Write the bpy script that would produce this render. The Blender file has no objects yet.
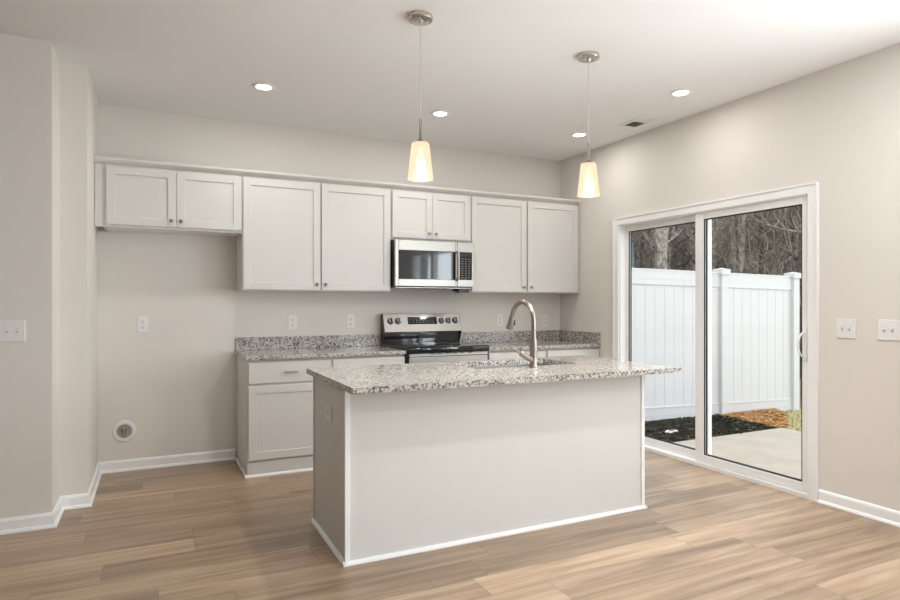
import bpy, bmesh, math, random
from mathutils import Vector, Matrix
random.seed(7)
S = bpy.context.scene
COL = S.collection
PI = math.pi

# ------------------------------------------------------------------ camera, sky, lights, exposure
XR, YB, H = 3.849, 5.271, 2.775          # right wall, back wall, ceiling height
cd = bpy.data.cameras.new('camera'); cam = bpy.data.objects.new('camera', cd); COL.objects.link(cam)
cam.location = (0, 0, 1.28)
cam.rotation_euler = (PI/2, 0, -math.radians(25.9))
cd.sensor_width = 36; cd.lens = 609/900*36; cd.shift_y = 3/900; cd.clip_start = .05; cd.clip_end = 400
S.camera = cam
S.view_settings.view_transform = 'Standard'; S.view_settings.look = 'None'
S.view_settings.gamma = 1; S.view_settings.use_curve_mapping = False
S.view_settings.exposure = 0.66

w = bpy.data.worlds.new('overcast_sky'); S.world = w; w.use_nodes = True
nt = w.node_tree; bg = nt.nodes['Background']
tc = nt.nodes.new('ShaderNodeTexCoord'); sp = nt.nodes.new('ShaderNodeSeparateXYZ'); rp = nt.nodes.new('ShaderNodeValToRGB')
dt = nt.nodes.new('ShaderNodeVectorMath'); dt.operation = 'DOT_PRODUCT'; dt.inputs[1].default_value = (.45, -.65, .61)
nt.links.new(tc.outputs['Generated'], dt.inputs[0]); mr = nt.nodes.new('ShaderNodeMapRange'); nt.links.new(dt.outputs['Value'], mr.inputs['Value'])
mr.inputs['From Min'].default_value = -.2; mr.inputs['From Max'].default_value = 1; mr.inputs['To Min'].default_value = 1.08; mr.inputs['To Max'].default_value = 1.9
nt.links.new(mr.outputs[0], bg.inputs['Strength'])
nt.links.new(tc.outputs['Generated'], sp.inputs[0]); nt.links.new(sp.outputs['Z'], rp.inputs[0])
rp.color_ramp.elements[0].position = 0.0; rp.color_ramp.elements[0].color = (.80, .84, .90, 1)
rp.color_ramp.elements[1].position = .6; rp.color_ramp.elements[1].color = (.93, .96, 1.0, 1)
nt.links.new(rp.outputs[0], bg.inputs['Color'])

def area(name, loc, rot, sx, sy, power, color, spread=PI):
    l = bpy.data.lights.new(name, 'AREA'); l.shape = 'RECTANGLE'; l.size = sx; l.size_y = sy
    l.energy = power; l.color = color; l.spread = spread
    o = bpy.data.objects.new(name, l); o.location = loc; o.rotation_euler = rot; COL.objects.link(o); return o
DAY = (.86, .935, 1.0)
# daylight outside the near right window; the living and rear ones are added fill
area('window_daylight_right', (4.10, 1.17, 1.46), (0, math.radians(92), 0), 1.2, 1.45, 48, DAY)
area('fill_light_living', (4.10, -2.3, 1.46), (0, math.radians(92), 0), 1.3, 1.8, 100, DAY)
area('fill_light_rear', (2.2, -4.27, 1.45), (PI/2, 0, PI), 2.3, 1.6, 45, DAY)
# added fill light out of frame, aimed up to brighten the ceiling
area('ceiling_fill_light', (2.75, .35, 1.0), (PI, 0, 0), .9, .9, 20, (.90, .955, 1.0))

# ------------------------------------------------------------------ material helpers
def mat(name, color=(.8, .8, .8), rough=.5, metal=0.0, spec=.5, coat=0.0, bump=0.0, bscale=60, var=0.0, vscale=6):
    m = bpy.data.materials.new(name); m.use_nodes = True
    n = m.node_tree.nodes; L = m.node_tree.links; b = n['Principled BSDF']
    b.inputs['Base Color'].default_value = (*color, 1); b.inputs['Roughness'].default_value = rough
    b.inputs['Metallic'].default_value = metal; b.inputs['Specular IOR Level'].default_value = spec
    b.inputs['Coat Weight'].default_value = coat
    g = n.new('ShaderNodeNewGeometry')
    nz = n.new('ShaderNodeTexNoise'); nz.inputs['Scale'].default_value = vscale; nz.inputs['Detail'].default_value = 3
    L.new(g.outputs['Position'], nz.inputs['Vector'])
    mx = n.new('ShaderNodeMix'); mx.data_type = 'RGBA'
    mx.inputs['A'].default_value = (*[max(0, c*(1-var)) for c in color], 1)
    mx.inputs['B'].default_value = (*[min(1, c*(1+var)) for c in color], 1)
    L.new(nz.outputs['Fac'], mx.inputs['Factor']); L.new(mx.outputs['Result'], b.inputs['Base Color'])
    if bump:
        n2 = n.new('ShaderNodeTexNoise'); n2.inputs['Scale'].default_value = bscale; n2.inputs['Detail'].default_value = 4
        L.new(g.outputs['Position'], n2.inputs['Vector'])
        bp = n.new('ShaderNodeBump'); bp.inputs['Strength'].default_value = bump; bp.inputs['Distance'].default_value = .004
        L.new(n2.outputs['Fac'], bp.inputs['Height']); L.new(bp.outputs[0], b.inputs['Normal'])
    return m

def math_node(nt, op, a=None, b=None, c=None):
    x = nt.nodes.new('ShaderNodeMath'); x.operation = op
    for i, v in enumerate((a, b, c)):
        if v is None: continue
        if isinstance(v, (int, float)): x.inputs[i].default_value = v
        else: nt.links.new(v, x.inputs[i])
    return x.outputs[0]

def plank_floor():
    m = bpy.data.materials.new('oak_plank_floor'); m.use_nodes = True
    t = m.node_tree; n = t.nodes; L = t.links; b = n['Principled BSDF']
    g = n.new('ShaderNodeNewGeometry'); s = n.new('ShaderNodeSeparateXYZ'); L.new(g.outputs['Position'], s.inputs[0])
    PW, PL = .182, 1.22
    yr = math_node(t, 'DIVIDE', math_node(t, 'ADD', s.outputs['Y'], 20.07), PW)
    row = math_node(t, 'FLOOR', yr); fy = math_node(t, 'FRACT', yr)
    wn = n.new('ShaderNodeTexWhiteNoise'); wn.noise_dimensions = '1D'; L.new(row, wn.inputs['W'])
    xr = math_node(t, 'ADD', math_node(t, 'DIVIDE', math_node(t, 'ADD', s.outputs['X'], 30), PL), wn.outputs['Value'])
    colm = math_node(t, 'FLOOR', xr); fx = math_node(t, 'FRACT', xr)
    cid = n.new('ShaderNodeCombineXYZ'); L.new(row, cid.inputs[0]); L.new(colm, cid.inputs[1])
    wp = n.new('ShaderNodeTexWhiteNoise'); wp.noise_dimensions = '3D'; L.new(cid.outputs[0], wp.inputs['Vector'])
    # grain coordinates: stretched along the plank, shifted per plank
    gv = n.new('ShaderNodeCombineXYZ')
    L.new(math_node(t, 'MULTIPLY', s.outputs['X'], .62), gv.inputs[0])
    L.new(math_node(t, 'MULTIPLY', s.outputs['Y'], 10.0), gv.inputs[1])
    L.new(math_node(t, 'MULTIPLY', wp.outputs['Value'], 37.0), gv.inputs[2])
    n1 = n.new('ShaderNodeTexNoise'); n1.inputs['Scale'].default_value = 1.6; n1.inputs['Detail'].default_value = 6
    n1.inputs['Roughness'].default_value = .6; n1.inputs['Distortion'].default_value = .7; L.new(gv.outputs[0], n1.inputs['Vector'])
    gv2 = n.new('ShaderNodeCombineXYZ')
    L.new(math_node(t, 'MULTIPLY', s.outputs['X'], 4.0), gv2.inputs[0])
    L.new(math_node(t, 'MULTIPLY', s.outputs['Y'], 110.0), gv2.inputs[1])
    L.new(math_node(t, 'MULTIPLY', wp.outputs['Value'], 11.0), gv2.inputs[2])
    n2 = n.new('ShaderNodeTexNoise'); n2.inputs['Scale'].default_value = 1.0; n2.inputs['Detail'].default_value = 3; L.new(gv2.outputs[0], n2.inputs['Vector'])
    r1 = n.new('ShaderNodeValToRGB'); e = r1.color_ramp.elements
    e[0].position = .27; e[0].color = (.200, .126, .076, 1); e[1].position = .74; e[1].color = (.525, .385, .262, 1)
    k = r1.color_ramp.elements.new(.5); k.color = (.365, .250, .160, 1)
    L.new(n1.outputs['Fac'], r1.inputs[0])
    # per plank tone
    r2 = n.new('ShaderNodeValToRGB'); e = r2.color_ramp.elements
    e[0].position = 0; e[0].color = (.76, .75, .74, 1); e[1].position = 1; e[1].color = (1.17, 1.17, 1.16, 1)
    L.new(wp.outputs['Value'], r2.inputs[0])
    m1 = n.new('ShaderNodeMix'); m1.data_type = 'RGBA'; m1.blend_type = 'MULTIPLY'; m1.inputs['Factor'].default_value = 1
    L.new(r1.outputs[0], m1.inputs['A']); L.new(r2.outputs[0], m1.inputs['B'])
    r3 = n.new('ShaderNodeValToRGB'); e = r3.color_ramp.elements
    e[0].position = .3; e[0].color = (.84, .83, .82, 1); e[1].position = .7; e[1].color = (1.06, 1.06, 1.06, 1)
    L.new(n2.outputs['Fac'], r3.inputs[0])
    m2 = n.new('ShaderNodeMix'); m2.data_type = 'RGBA'; m2.blend_type = 'MULTIPLY'; m2.inputs['Factor'].default_value = .7
    L.new(m1.outputs['Result'], m2.inputs['A']); L.new(r3.outputs[0], m2.inputs['B'])
    # seams
    ey = math_node(t, 'MULTIPLY', math_node(t, 'MINIMUM', fy, math_node(t, 'SUBTRACT', 1.0, fy)), PW)
    ex = math_node(t, 'MULTIPLY', math_node(t, 'MINIMUM', fx, math_node(t, 'SUBTRACT', 1.0, fx)), PL)
    ed = math_node(t, 'MINIMUM', ey, ex)
    seam = math_node(t, 'LESS_THAN', ed, .0014)
    m3 = n.new('ShaderNodeMix'); m3.data_type = 'RGBA'
    L.new(math_node(t, 'MULTIPLY', seam, .62), m3.inputs['Factor']); L.new(m2.outputs['Result'], m3.inputs['A']); m3.inputs['B'].default_value = (.07, .05, .035, 1)
    L.new(m3.outputs['Result'], b.inputs['Base Color'])
    rr = n.new('ShaderNodeMapRange'); rr.inputs['To Min'].default_value = .34; rr.inputs['To Max'].default_value = .46
    L.new(n2.outputs['Fac'], rr.inputs['Value']); L.new(rr.outputs[0], b.inputs['Roughness'])
    b.inputs['Specular IOR Level'].default_value = .5; b.inputs['Coat Weight'].default_value = .4; b.inputs['Coat IOR'].default_value = 1.5; b.inputs['Coat Roughness'].default_value = .30
    bp = n.new('ShaderNodeBump'); bp.inputs['Strength'].default_value = .25; bp.inputs['Distance'].default_value = .002
    hh = math_node(t, 'SUBTRACT', math_node(t, 'MULTIPLY', n2.outputs['Fac'], .35), seam)
    L.new(hh, bp.inputs['Height']); L.new(bp.outputs[0], b.inputs['Normal'])
    return m

def granite():
    m = bpy.data.materials.new('speckled_granite'); m.use_nodes = True
    t = m.node_tree; n = t.nodes; L = t.links; b = n['Principled BSDF']
    g = n.new('ShaderNodeNewGeometry')
    nz = n.new('ShaderNodeTexNoise'); nz.inputs['Scale'].default_value = 60; nz.inputs['Detail'].default_value = 2
    L.new(g.outputs['Position'], nz.inputs['Vector'])
    wv = n.new('ShaderNodeVectorMath'); wv.operation = 'MULTIPLY_ADD'
    L.new(nz.outputs['Color'], wv.inputs[0]); wv.inputs[1].default_value = (.012, .012, .012); L.new(g.outputs['Position'], wv.inputs[2])
    v1 = n.new('ShaderNodeTexVoronoi'); v1.inputs['Scale'].default_value = 112; L.new(wv.outputs[0], v1.inputs['Vector'])
    v2 = n.new('ShaderNodeTexVoronoi'); v2.inputs['Scale'].default_value = 210; L.new(wv.outputs[0], v2.inputs['Vector'])
    s1 = n.new('ShaderNodeSeparateColor'); L.new(v1.outputs['Color'], s1.inputs[0])
    s2 = n.new('ShaderNodeSeparateColor'); L.new(v2.outputs['Color'], s2.inputs[0])
    r1 = n.new('ShaderNodeValToRGB'); r1.color_ramp.interpolation = 'CONSTANT'; e = r1.color_ramp.elements
    e[0].position = 0; e[0].color = (.025, .024, .026, 1); e[1].position = .20; e[1].color = (.16, .145, .13, 1)
    for p, c in ((.35, (.36, .335, .31)), (.50, (.55, .515, .47)), (.78, (.66, .63, .59)), (.93, (.45, .38, .31))):
        k = r1.color_ramp.elements.new(p); k.color = (*c, 1)
    L.new(s1.outputs[0], r1.inputs[0])
    r2 = n.new('ShaderNodeValToRGB'); r2.color_ramp.interpolation = 'CONSTANT'; e = r2.color_ramp.elements
    e[0].position = 0; e[0].color = (.05, .05, .055, 1); e[1].position = .15; e[1].color = (.42, .39, .36, 1)
    for p, c in ((.35, (.58, .55, .505)), (.8, (.47, .435, .39))):
        k = r2.color_ramp.elements.new(p); k.color = (*c, 1)
    L.new(s2.outputs[0], r2.inputs[0])
    mx = n.new('ShaderNodeMix'); mx.data_type = 'RGBA'; mx.inputs['Factor'].default_value = .24
    L.new(r1.outputs[0], mx.inputs['A']); L.new(r2.outputs[0], mx.inputs['B']); L.new(mx.outputs['Result'], b.inputs['Base Color'])
    b.inputs['Roughness'].default_value = .12; b.inputs['Specular IOR Level'].default_value = .55
    return m

def brushed(name, color, rough, scale=(3, 3, 260)):
    m = mat(name, color, rough, 1.0)
    t = m.node_tree; n = t.nodes; L = t.links; b = n['Principled BSDF']
    g = n.new('ShaderNodeNewGeometry'); mp = n.new('ShaderNodeMapping'); mp.inputs['Scale'].default_value = scale
    L.new(g.outputs['Position'], mp.inputs['Vector'])
    nz = n.new('ShaderNodeTexNoise'); nz.inputs['Scale'].default_value = 4; nz.inputs['Detail'].default_value = 2
    L.new(mp.outputs[0], nz.inputs['Vector'])
    rr = n.new('ShaderNodeMapRange'); rr.inputs['To Min'].default_value = rough-.06; rr.inputs['To Max'].default_value = rough+.08
    L.new(nz.outputs['Fac'], rr.inputs['Value']); L.new(rr.outputs[0], b.inputs['Roughness'])
    return m

def glass_pane():
    m = bpy.data.materials.new('window_glass'); m.use_nodes = True
    t = m.node_tree; n = t.nodes; L = t.links; n.remove(n['Principled BSDF'])
    tr = n.new('ShaderNodeBsdfTransparent'); tr.inputs[0].default_value = (.975, .985, .98, 1)
    gl = n.new('ShaderNodeBsdfGlossy'); gl.inputs['Roughness'].default_value = 0.0
    fr = n.new('ShaderNodeFresnel'); gg = n.new('ShaderNodeNewGeometry'); L.new(math_node(t, 'MULTIPLY_ADD', gg.outputs['Backfacing'], 1/1.45-1.45, 1.45), fr.inputs['IOR'])
    mx = n.new('ShaderNodeMixShader'); L.new(math_node(t, 'MULTIPLY', fr.outputs[0], .6), mx.inputs[0]); L.new(tr.outputs[0], mx.inputs[1]); L.new(gl.outputs[0], mx.inputs[2])
    L.new(mx.outputs[0], n['Material Output'].inputs[0]); return m

def emit(name, color, strength):
    m = bpy.data.materials.new(name); m.use_nodes = True
    b = m.node_tree.nodes['Principled BSDF']; b.inputs['Base Color'].default_value = (*color, 1)
    b.inputs['Emission Color'].default_value = (*color, 1); b.inputs['Emission Strength'].default_value = strength
    return m

def frosted_shade():
    # lit opal glass: gives off the lamp's light and lets part of it straight through
    m = bpy.data.materials.new('frosted_glass_shade'); m.use_nodes = True
    t = m.node_tree; n = t.nodes; L = t.links; n.remove(n['Principled BSDF'])
    e = n.new('ShaderNodeEmission'); e.inputs[0].default_value = (1, .80, .54, 1); e.inputs[1].default_value = .72
    g = n.new('ShaderNodeBsdfGlossy'); g.inputs['Roughness'].default_value = .2
    m2 = n.new('ShaderNodeMixShader'); m2.inputs[0].default_value = .04; L.new(e.outputs[0], m2.inputs[1]); L.new(g.outputs[0], m2.inputs[2])
    tp = n.new('ShaderNodeBsdfTransparent'); m3 = n.new('ShaderNodeMixShader'); m3.inputs[0].default_value = .27
    L.new(m2.outputs[0], m3.inputs[1]); L.new(tp.outputs[0], m3.inputs[2]); L.new(m3.outputs[0], n['Material Output'].inputs[0]); return m

def ground_mat(name, c1, c2, scale, c3=None, stretch=None):
    m = bpy.data.materials.new(name); m.use_nodes = True
    t = m.node_tree; n = t.nodes; L = t.links; b = n['Principled BSDF']; b.inputs['Roughness'].default_value = .9
    b.inputs['Specular IOR Level'].default_value = .15
    g = n.new('ShaderNodeNewGeometry')
    v = n.new('ShaderNodeTexNoise'); v.inputs['Scale'].default_value = scale; v.inputs['Detail'].default_value = 8; v.inputs['Roughness'].default_value = .75
    L.new(g.outputs['Position'], v.inputs['Vector'])
    r = n.new('ShaderNodeValToRGB'); e = r.color_ramp.elements
    e[0].position = .40; e[0].color = (*c1, 1); e[1].position = .60; e[1].color = (*c2, 1)
    if c3: k = e.new(.5); k.color = (*c3, 1)
    L.new(v.outputs['Fac'], r.inputs[0]); L.new(r.outputs[0], b.inputs['Base Color'])
    bp = n.new('ShaderNodeBump'); bp.inputs['Strength'].default_value = .6; bp.inputs['Distance'].default_value = .02
    L.new(v.outputs['Fac'], bp.inputs['Height']); L.new(bp.outputs[0], b.inputs['Normal']); return m

M = {}
M['wall'] = mat('greige_wall_paint', (.735, .695, .645), .75, spec=.25, bump=.05, bscale=220, var=.012)
M['ceiling'] = mat('ceiling_paint', (.875, .873, .872), .85, spec=.2, bump=.06, bscale=160, var=.01)
M['trim'] = mat('white_trim_paint', (.87, .868, .865), .38, spec=.45, var=.01)
M['vinyl'] = mat('white_vinyl_frame', (.87, .868, .862), .35, spec=.45, var=.01)
M['cab'] = mat('cabinet_paint', (.67, .652, .628), .40, spec=.4, var=.012)
M['granite'] = granite()
M['floor'] = plank_floor()
M['glass'] = glass_pane()
M['steel'] = brushed('brushed_stainless_steel', (.45, .435, .41), .34, (2, 2, 240))
M['sinksteel'] = brushed('satin_sink_steel', (.36, .355, .345), .38, (120, 6, 6))
M['canopynickel'] = brushed('polished_nickel', (.66, .62, .57), .22, (60, 60, 60))
M['toggle'] = mat('toggle_shadow_grey', (.50, .49, .47), .5)
M['nickel'] = brushed('brushed_nickel', (.34, .295, .26), .30, (40, 40, 160))
M['blackglass'] = mat('black_glass', (.006, .007, .008), .045, spec=.6)
M['blackplastic'] = mat('black_enamel', (.012, .012, .013), .22, spec=.5)
M['darkrubber'] = mat('dark_gasket', (.02, .022, .024), .6)
M['plate'] = mat('white_plastic_plate', (.80, .79, .775), .35, spec=.45)
M['slot'] = mat('dark_slot', (.10, .095, .09), .6)
M['legend'] = mat('pale_grey_print', (.20, .20, .205), .5)
M['display'] = emit('lit_clock_digits', (.75, .88, 1.0), .7)
M['bulb'] = emit('warm_bulb', (1, .90, .72), 1.5)
M['can'] = emit('lit_downlight_lens', (1, .93, .82), 7)
M['shade'] = frosted_shade()
M['cordwhite'] = mat('pale_cord', (.62, .59, .55), .4)
M['fence'] = mat('white_vinyl_fence', (.61, .613, .62), .45, spec=.35, var=.01)
M['concrete'] = ground_mat('pale_concrete', (.405, .357, .305), (.455, .405, .348), 2.5)
M['mulch'] = ground_mat('black_mulch', (.006, .007, .006), (.11, .105, .085), 26, (.022, .026, .020))
M['straw'] = ground_mat('pine_straw', (.16, .07, .025), (.70, .43, .20), 22, (.40, .20, .075))
M['grass'] = ground_mat('dormant_grass', (.20, .22, .09), (.62, .52, .34), 14, (.44, .38, .21))
M['litter'] = ground_mat('leaf_litter', (.09, .07, .05), (.34, .27, .20), 7, (.19, .148, .106))
M['bark'] = [ground_mat('grey_bark', (.15, .135, .112), (.48, .44, .385), 9, (.29, .26, .22)),
             ground_mat('brown_bark', (.11, .095, .075), (.36, .31, .255), 9, (.21, .178, .142)),
             ground_mat('dark_bark', (.045, .039, .033), (.16, .14, .118), 9, (.09, .078, .065))]
M['twig'] = ground_mat('twig_brown', (.13, .108, .085), (.42, .365, .31), 3, (.24, .205, .165))
M['cedar'] = ground_mat('evergreen_brush', (.020, .026, .014), (.085, .095, .05), 16, (.045, .055, .028))
M['paper'] = mat('pale_pink_paper', (.78, .66, .74), .6)
M['blue'] = mat('pale_blue_siding', (.20, .34, .40), .6, var=.05)
M['roof'] = mat('grey_shingle', (.12, .12, .13), .85, var=.2, vscale=30)

# ------------------------------------------------------------------ mesh helpers
class B:
    def __init__(s): s.bm = bmesh.new()
    def box(s, x0, x1, y0, y1, z0, z1, bev=0, seg=1):
        r = bmesh.ops.create_cube(s.bm, size=1, matrix=Matrix.LocRotScale(Vector(((x0+x1)/2, (y0+y1)/2, (z0+z1)/2)), None, Vector((x1-x0, y1-y0, z1-z0))))
        if bev:
            es = list({e for v in r['verts'] for e in v.link_edges})
            bmesh.ops.bevel(s.bm, geom=es, offset=bev, segments=seg, affect='EDGES', profile=.5)
        return s
    def poly(s, pts, vec, bev=0):
        """a polygon pushed along vec"""
        vs = [s.bm.verts.new(p) for p in pts]; f = s.bm.faces.new(vs)
        r = bmesh.ops.extrude_face_region(s.bm, geom=[f])
        nv = [g for g in r['geom'] if isinstance(g, bmesh.types.BMVert)]
        bmesh.ops.translate(s.bm, verts=nv, vec=vec)
        return s
    def lathe(s, prof, c, axis='Z', seg=24, caps=True):
        """prof: (radius, along) pairs; c: centre"""
        rings = []
        def P(r, a, t):
            x, y = r*math.cos(t), r*math.sin(t)
            return {'Z': (c[0]+x, c[1]+y, c[2]+a), 'Y': (c[0]+x, c[1]+a, c[2]+y), 'X': (c[0]+a, c[1]+x, c[2]+y)}[axis]
        for r, a in prof:
            rings.append([s.bm.verts.new(P(r, a, 2*PI*k/seg)) for k in range(seg)])
        for A, C in zip(rings, rings[1:]):
            for k in range(seg): s.bm.faces.new((A[k], A[(k+1) % seg], C[(k+1) % seg], C[k]))
        if caps: s.bm.faces.new(rings[0][::-1]); s.bm.faces.new(rings[-1])
        return s
    def tube(s, pts, rad, seg=12, caps=True):
        pts = [Vector(p) for p in pts]; n = len(pts)
        rad = rad if isinstance(rad, (list, tuple)) else [rad]*n
        rings = []; ref = None
        for i, p in enumerate(pts):
            d = (pts[min(i+1, n-1)]-pts[max(i-1, 0)]).normalized()
            if ref is None: ref = d.orthogonal().normalized()
            ref = (ref-d*ref.dot(d))
            ref = ref.normalized() if ref.length > 1e-6 else d.orthogonal().normalized()
            o = d.cross(ref)
            rings.append([s.bm.verts.new(p+(ref*math.cos(2*PI*k/seg)+o*math.sin(2*PI*k/seg))*rad[i]) for k in range(seg)])
        for A, C in zip(rings, rings[1:]):
            for k in range(seg): s.bm.faces.new((A[k], A[(k+1) % seg], C[(k+1) % seg], C[k]))
        if caps and seg > 2: s.bm.faces.new(rings[0][::-1]); s.bm.faces.new(rings[-1])
        return s
    def build(s, name, m, parent=None, smooth=False, origin=None):
        if parent is not None:
            off = Vector(parent.get('_w', (0, 0, 0))) if '_w' in parent else world_loc(parent)
        else: off = Vector(origin) if origin else Vector((0, 0, 0))
        bmesh.ops.translate(s.bm, verts=s.bm.verts, vec=-off)
        bmesh.ops.recalc_face_normals(s.bm, faces=s.bm.faces)
        me = bpy.data.meshes.new(name); s.bm.to_mesh(me); s.bm.free()
        me.materials.append(m)
        if smooth:
            me.polygons.foreach_set('use_smooth', [True]*len(me.polygons))
            try: me.set_sharp_from_angle(angle=math.radians(38))
            except Exception: pass
        o = bpy.data.objects.new(name, me); COL.objects.link(o)
        if parent is not None: o.parent = parent
        else: o.location = off
        return o

def world_loc(o):
    v = Vector((0, 0, 0))
    while o is not None: v += o.location; o = o.parent
    return v
def tag(o, label, cat, group=None, kind=None):
    o['label'] = label; o['category'] = cat
    if group: o['group'] = group
    if kind: o['kind'] = kind
    return o
def thing(name, label, cat, loc, group=None, kind=None):
    o = bpy.data.objects.new(name, None); COL.objects.link(o); o.location = loc; o.empty_display_size = .1
    return tag(o, label, cat, group, kind)
def struct(o, label, cat):
    return tag(o, label, cat, kind='structure')

# ------------------------------------------------------------------ the room shell
FX0, FY0 = -8.5, -4.1
struct(B().box(FX0, XR+.13, FY0, YB+.1, -.1, 0).build('floor', M['floor']), 'light brown wood plank floor with greyish grain', 'floor')
struct(B().box(FX0-.1, XR+.13, FY0-.1, YB+.1, H, H+.1).build('ceiling', M['ceiling']), 'smooth off white ceiling with small round downlights', 'ceiling')
struct(B().box(-.380, XR, YB, YB+.1, 0, H).build('wall_back', M['wall']), 'greige back wall behind the kitchen cabinets', 'wall')
# left wall: steps back twice towards the refrigerator alcove
X1, Y1, X2, Y2 = -.527, 4.13, -.380, 4.45
struct(B().poly([(FX0, Y1, 0), (X1, Y1, 0), (X1, Y2, 0), (X2, Y2, 0), (X2, YB+.1, 0), (FX0, YB+.1, 0)], (0, 0, H)).build('wall_left', M['wall']),
       'greige left wall stepping back in two corners toward the alcove', 'wall')
struct(B().box(FX0-.1, FX0, FY0-.1, YB+.1, 0, H).build('wall_west', M['wall']), 'greige wall closing the living side', 'wall')
# right wall with the patio door opening and a twin window beyond the frame
DY0, DY1, DZ = 2.527, 4.388, 2.025
WY0, WY1, WZ0, WZ1 = .42, 1.92, .75, 2.1
VY0, VY1 = -3.25, -1.35
T = .13
b = B()
b.box(XR, XR+T, FY0-.1, VY0, 0, H); b.box(XR, XR+T, VY0, VY1, 0, WZ0); b.box(XR, XR+T, VY0, VY1, WZ1, H); b.box(XR, XR+T, VY1, WY0, 0, H); b.box(XR, XR+T, WY0, WY1, 0, WZ0); b.box(XR, XR+T, WY0, WY1, WZ1, H)
b.box(XR, XR+T, WY1, DY0, 0, H); b.box(XR, XR+T, DY0, DY1, DZ, H); b.box(XR, XR+T, DY1, YB+.1, 0, H)
struct(b.build('wall_right', M['wall']), 'greige right wall holding the sliding patio door', 'wall')
# rear wall with a broad window, added to let in fill light
RX0, RX1, RZ0, RZ1 = 1.0, 3.4, .62, 2.25
b = B()
b.box(FX0, RX0, FY0-.1, FY0, 0, H); b.box(RX1, XR, FY0-.1, FY0, 0, H); b.box(RX0, RX1, FY0-.1, FY0, 0, RZ0); b.box(RX0, RX1, FY0-.1, FY0, RZ1, H)
struct(b.build('wall_rear', M['wall']), 'greige wall behind the viewer with an added broad window', 'wall')

def baseboard(name, p0, p1, n, label, m0=0, m1=0):
    """board from p0 to p1 on the floor, n = unit normal into the room; m = 1 outside mitre, -1 inside mitre"""
    p0, p1, n = Vector((*p0, 0)), Vector((*p1, 0)), Vector((*n, 0)); d = (p1-p0).normalized()
    prof = [(.0004, 0), (.026, 0), (.026, .006), (.021, .016), (.014, .02), (.014, .067), (.011, .076), (.006, .082), (.0004, .084)]
    b = B(); A = [b.bm.verts.new(p0+n*a-d*a*m0+Vector((0, 0, z))) for a, z in prof]; C = [b.bm.verts.new(p1+n*a+d*a*m1+Vector((0, 0, z))) for a, z in prof]
    for k in range(len(A)): b.bm.faces.new((A[k], A[(k+1) % len(A)], C[(k+1) % len(A)], C[k]))
    b.bm.faces.new(A[::-1]); b.bm.faces.new(C)
    return struct(b.build(name, M['trim']), label, 'baseboard')
baseboard('baseboard_left', (FX0, Y1), (X1, Y1), (0, -1), 'white baseboard along the front face of the left wall', 0, 1)
baseboard('baseboard_left_return', (X1, Y1), (X1, Y2), (1, 0), 'white baseboard on the first wall return', 1, -1)
baseboard('baseboard_left_step', (X1, Y2), (X2, Y2), (0, -1), 'short white baseboard between the two wall returns', -1, 1)
baseboard('baseboard_alcove', (X2, Y2), (X2, YB), (1, 0), 'white baseboard along the alcove side wall', 1, -1)
baseboard('baseboard_back', (X2, YB), (.598, YB), (0, -1), 'white baseboard under the refrigerator space', -1, 0)
baseboard('baseboard_right', (XR, FY0), (XR, 2.485), (-1, 0), 'white baseboard along the right wall')
baseboard('baseboard_right_far', (XR, 4.430), (XR, 4.62), (-1, 0), 'short white baseboard between door and cabinets')

# windows out of frame: one reflected in the microwave, two added for their light
def window(name, axis, c, lo, hi, z0, z1, label, out):
    t = thing(name, label, 'window', (c, lo, z0) if axis == 'X' else (lo, c, z0), kind='structure')
    def bx(b, a0, a1, d0, d1, q0, q1):
        (b.box(d0, d1, a0, a1, q0, q1, .002) if axis == 'X' else b.box(a0, a1, d0, d1, q0, q1, .002)); return b
    i, j = (c, c+.09*out) ; d0, d1 = min(i, j), max(i, j)
    f = B(); k = .05
    bx(f, lo, lo+k, d0, d1, z0, z1); bx(f, hi-k, hi, d0, d1, z0, z1); bx(f, lo+k, hi-k, d0, d1, z0, z0+k); bx(f, lo+k, hi-k, d0, d1, z1-k, z1)
    m = (lo+hi)/2; bx(f, m-.05, m+.05, d0, d1, z0+k, z1-k)
    zm = (z0+z1)/2; bx(f, lo+k, m-.05, d0, d1, zm-.02, zm+.02); bx(f, m+.05, hi-k, d0, d1, zm-.02, zm+.02)
    f.build('window_frame', M['vinyl'], t)
    cs = B(); q = .07; s0, s1 = (c-.015, c) if out > 0 else (c, c+.015)
    bx(cs, lo-q, lo, s0, s1, z0-q, z1+q); bx(cs, hi, hi+q, s0, s1, z0-q, z1+q); bx(cs, lo, hi, s0, s1, z1, z1+q); bx(cs, lo, hi, s0, s1, z0-q, z0)
    cs.build('window_casing', M['trim'], t)
    g = B(); gm = c+.05*out; bx(g, lo+k, hi-k, gm-.003, gm+.003, z0+k, z1-k); g.build('window_pane', M['glass'], t)
    return t
window('window_1', 'X', XR, WY0, WY1, WZ0, WZ1, 'white twin window on the right wall near the viewer', 1)
window('window_added_living', 'X', XR, VY0, VY1, WZ0, WZ1, 'added unseen white twin window on the right wall of the living side', 1)  # added to bring more light from the right
window('window_added_rear', 'Y', FY0, RX0, RX1, RZ0, RZ1, 'added unseen broad white window behind the viewer', -1)  # added to let fill light in from behind

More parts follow.
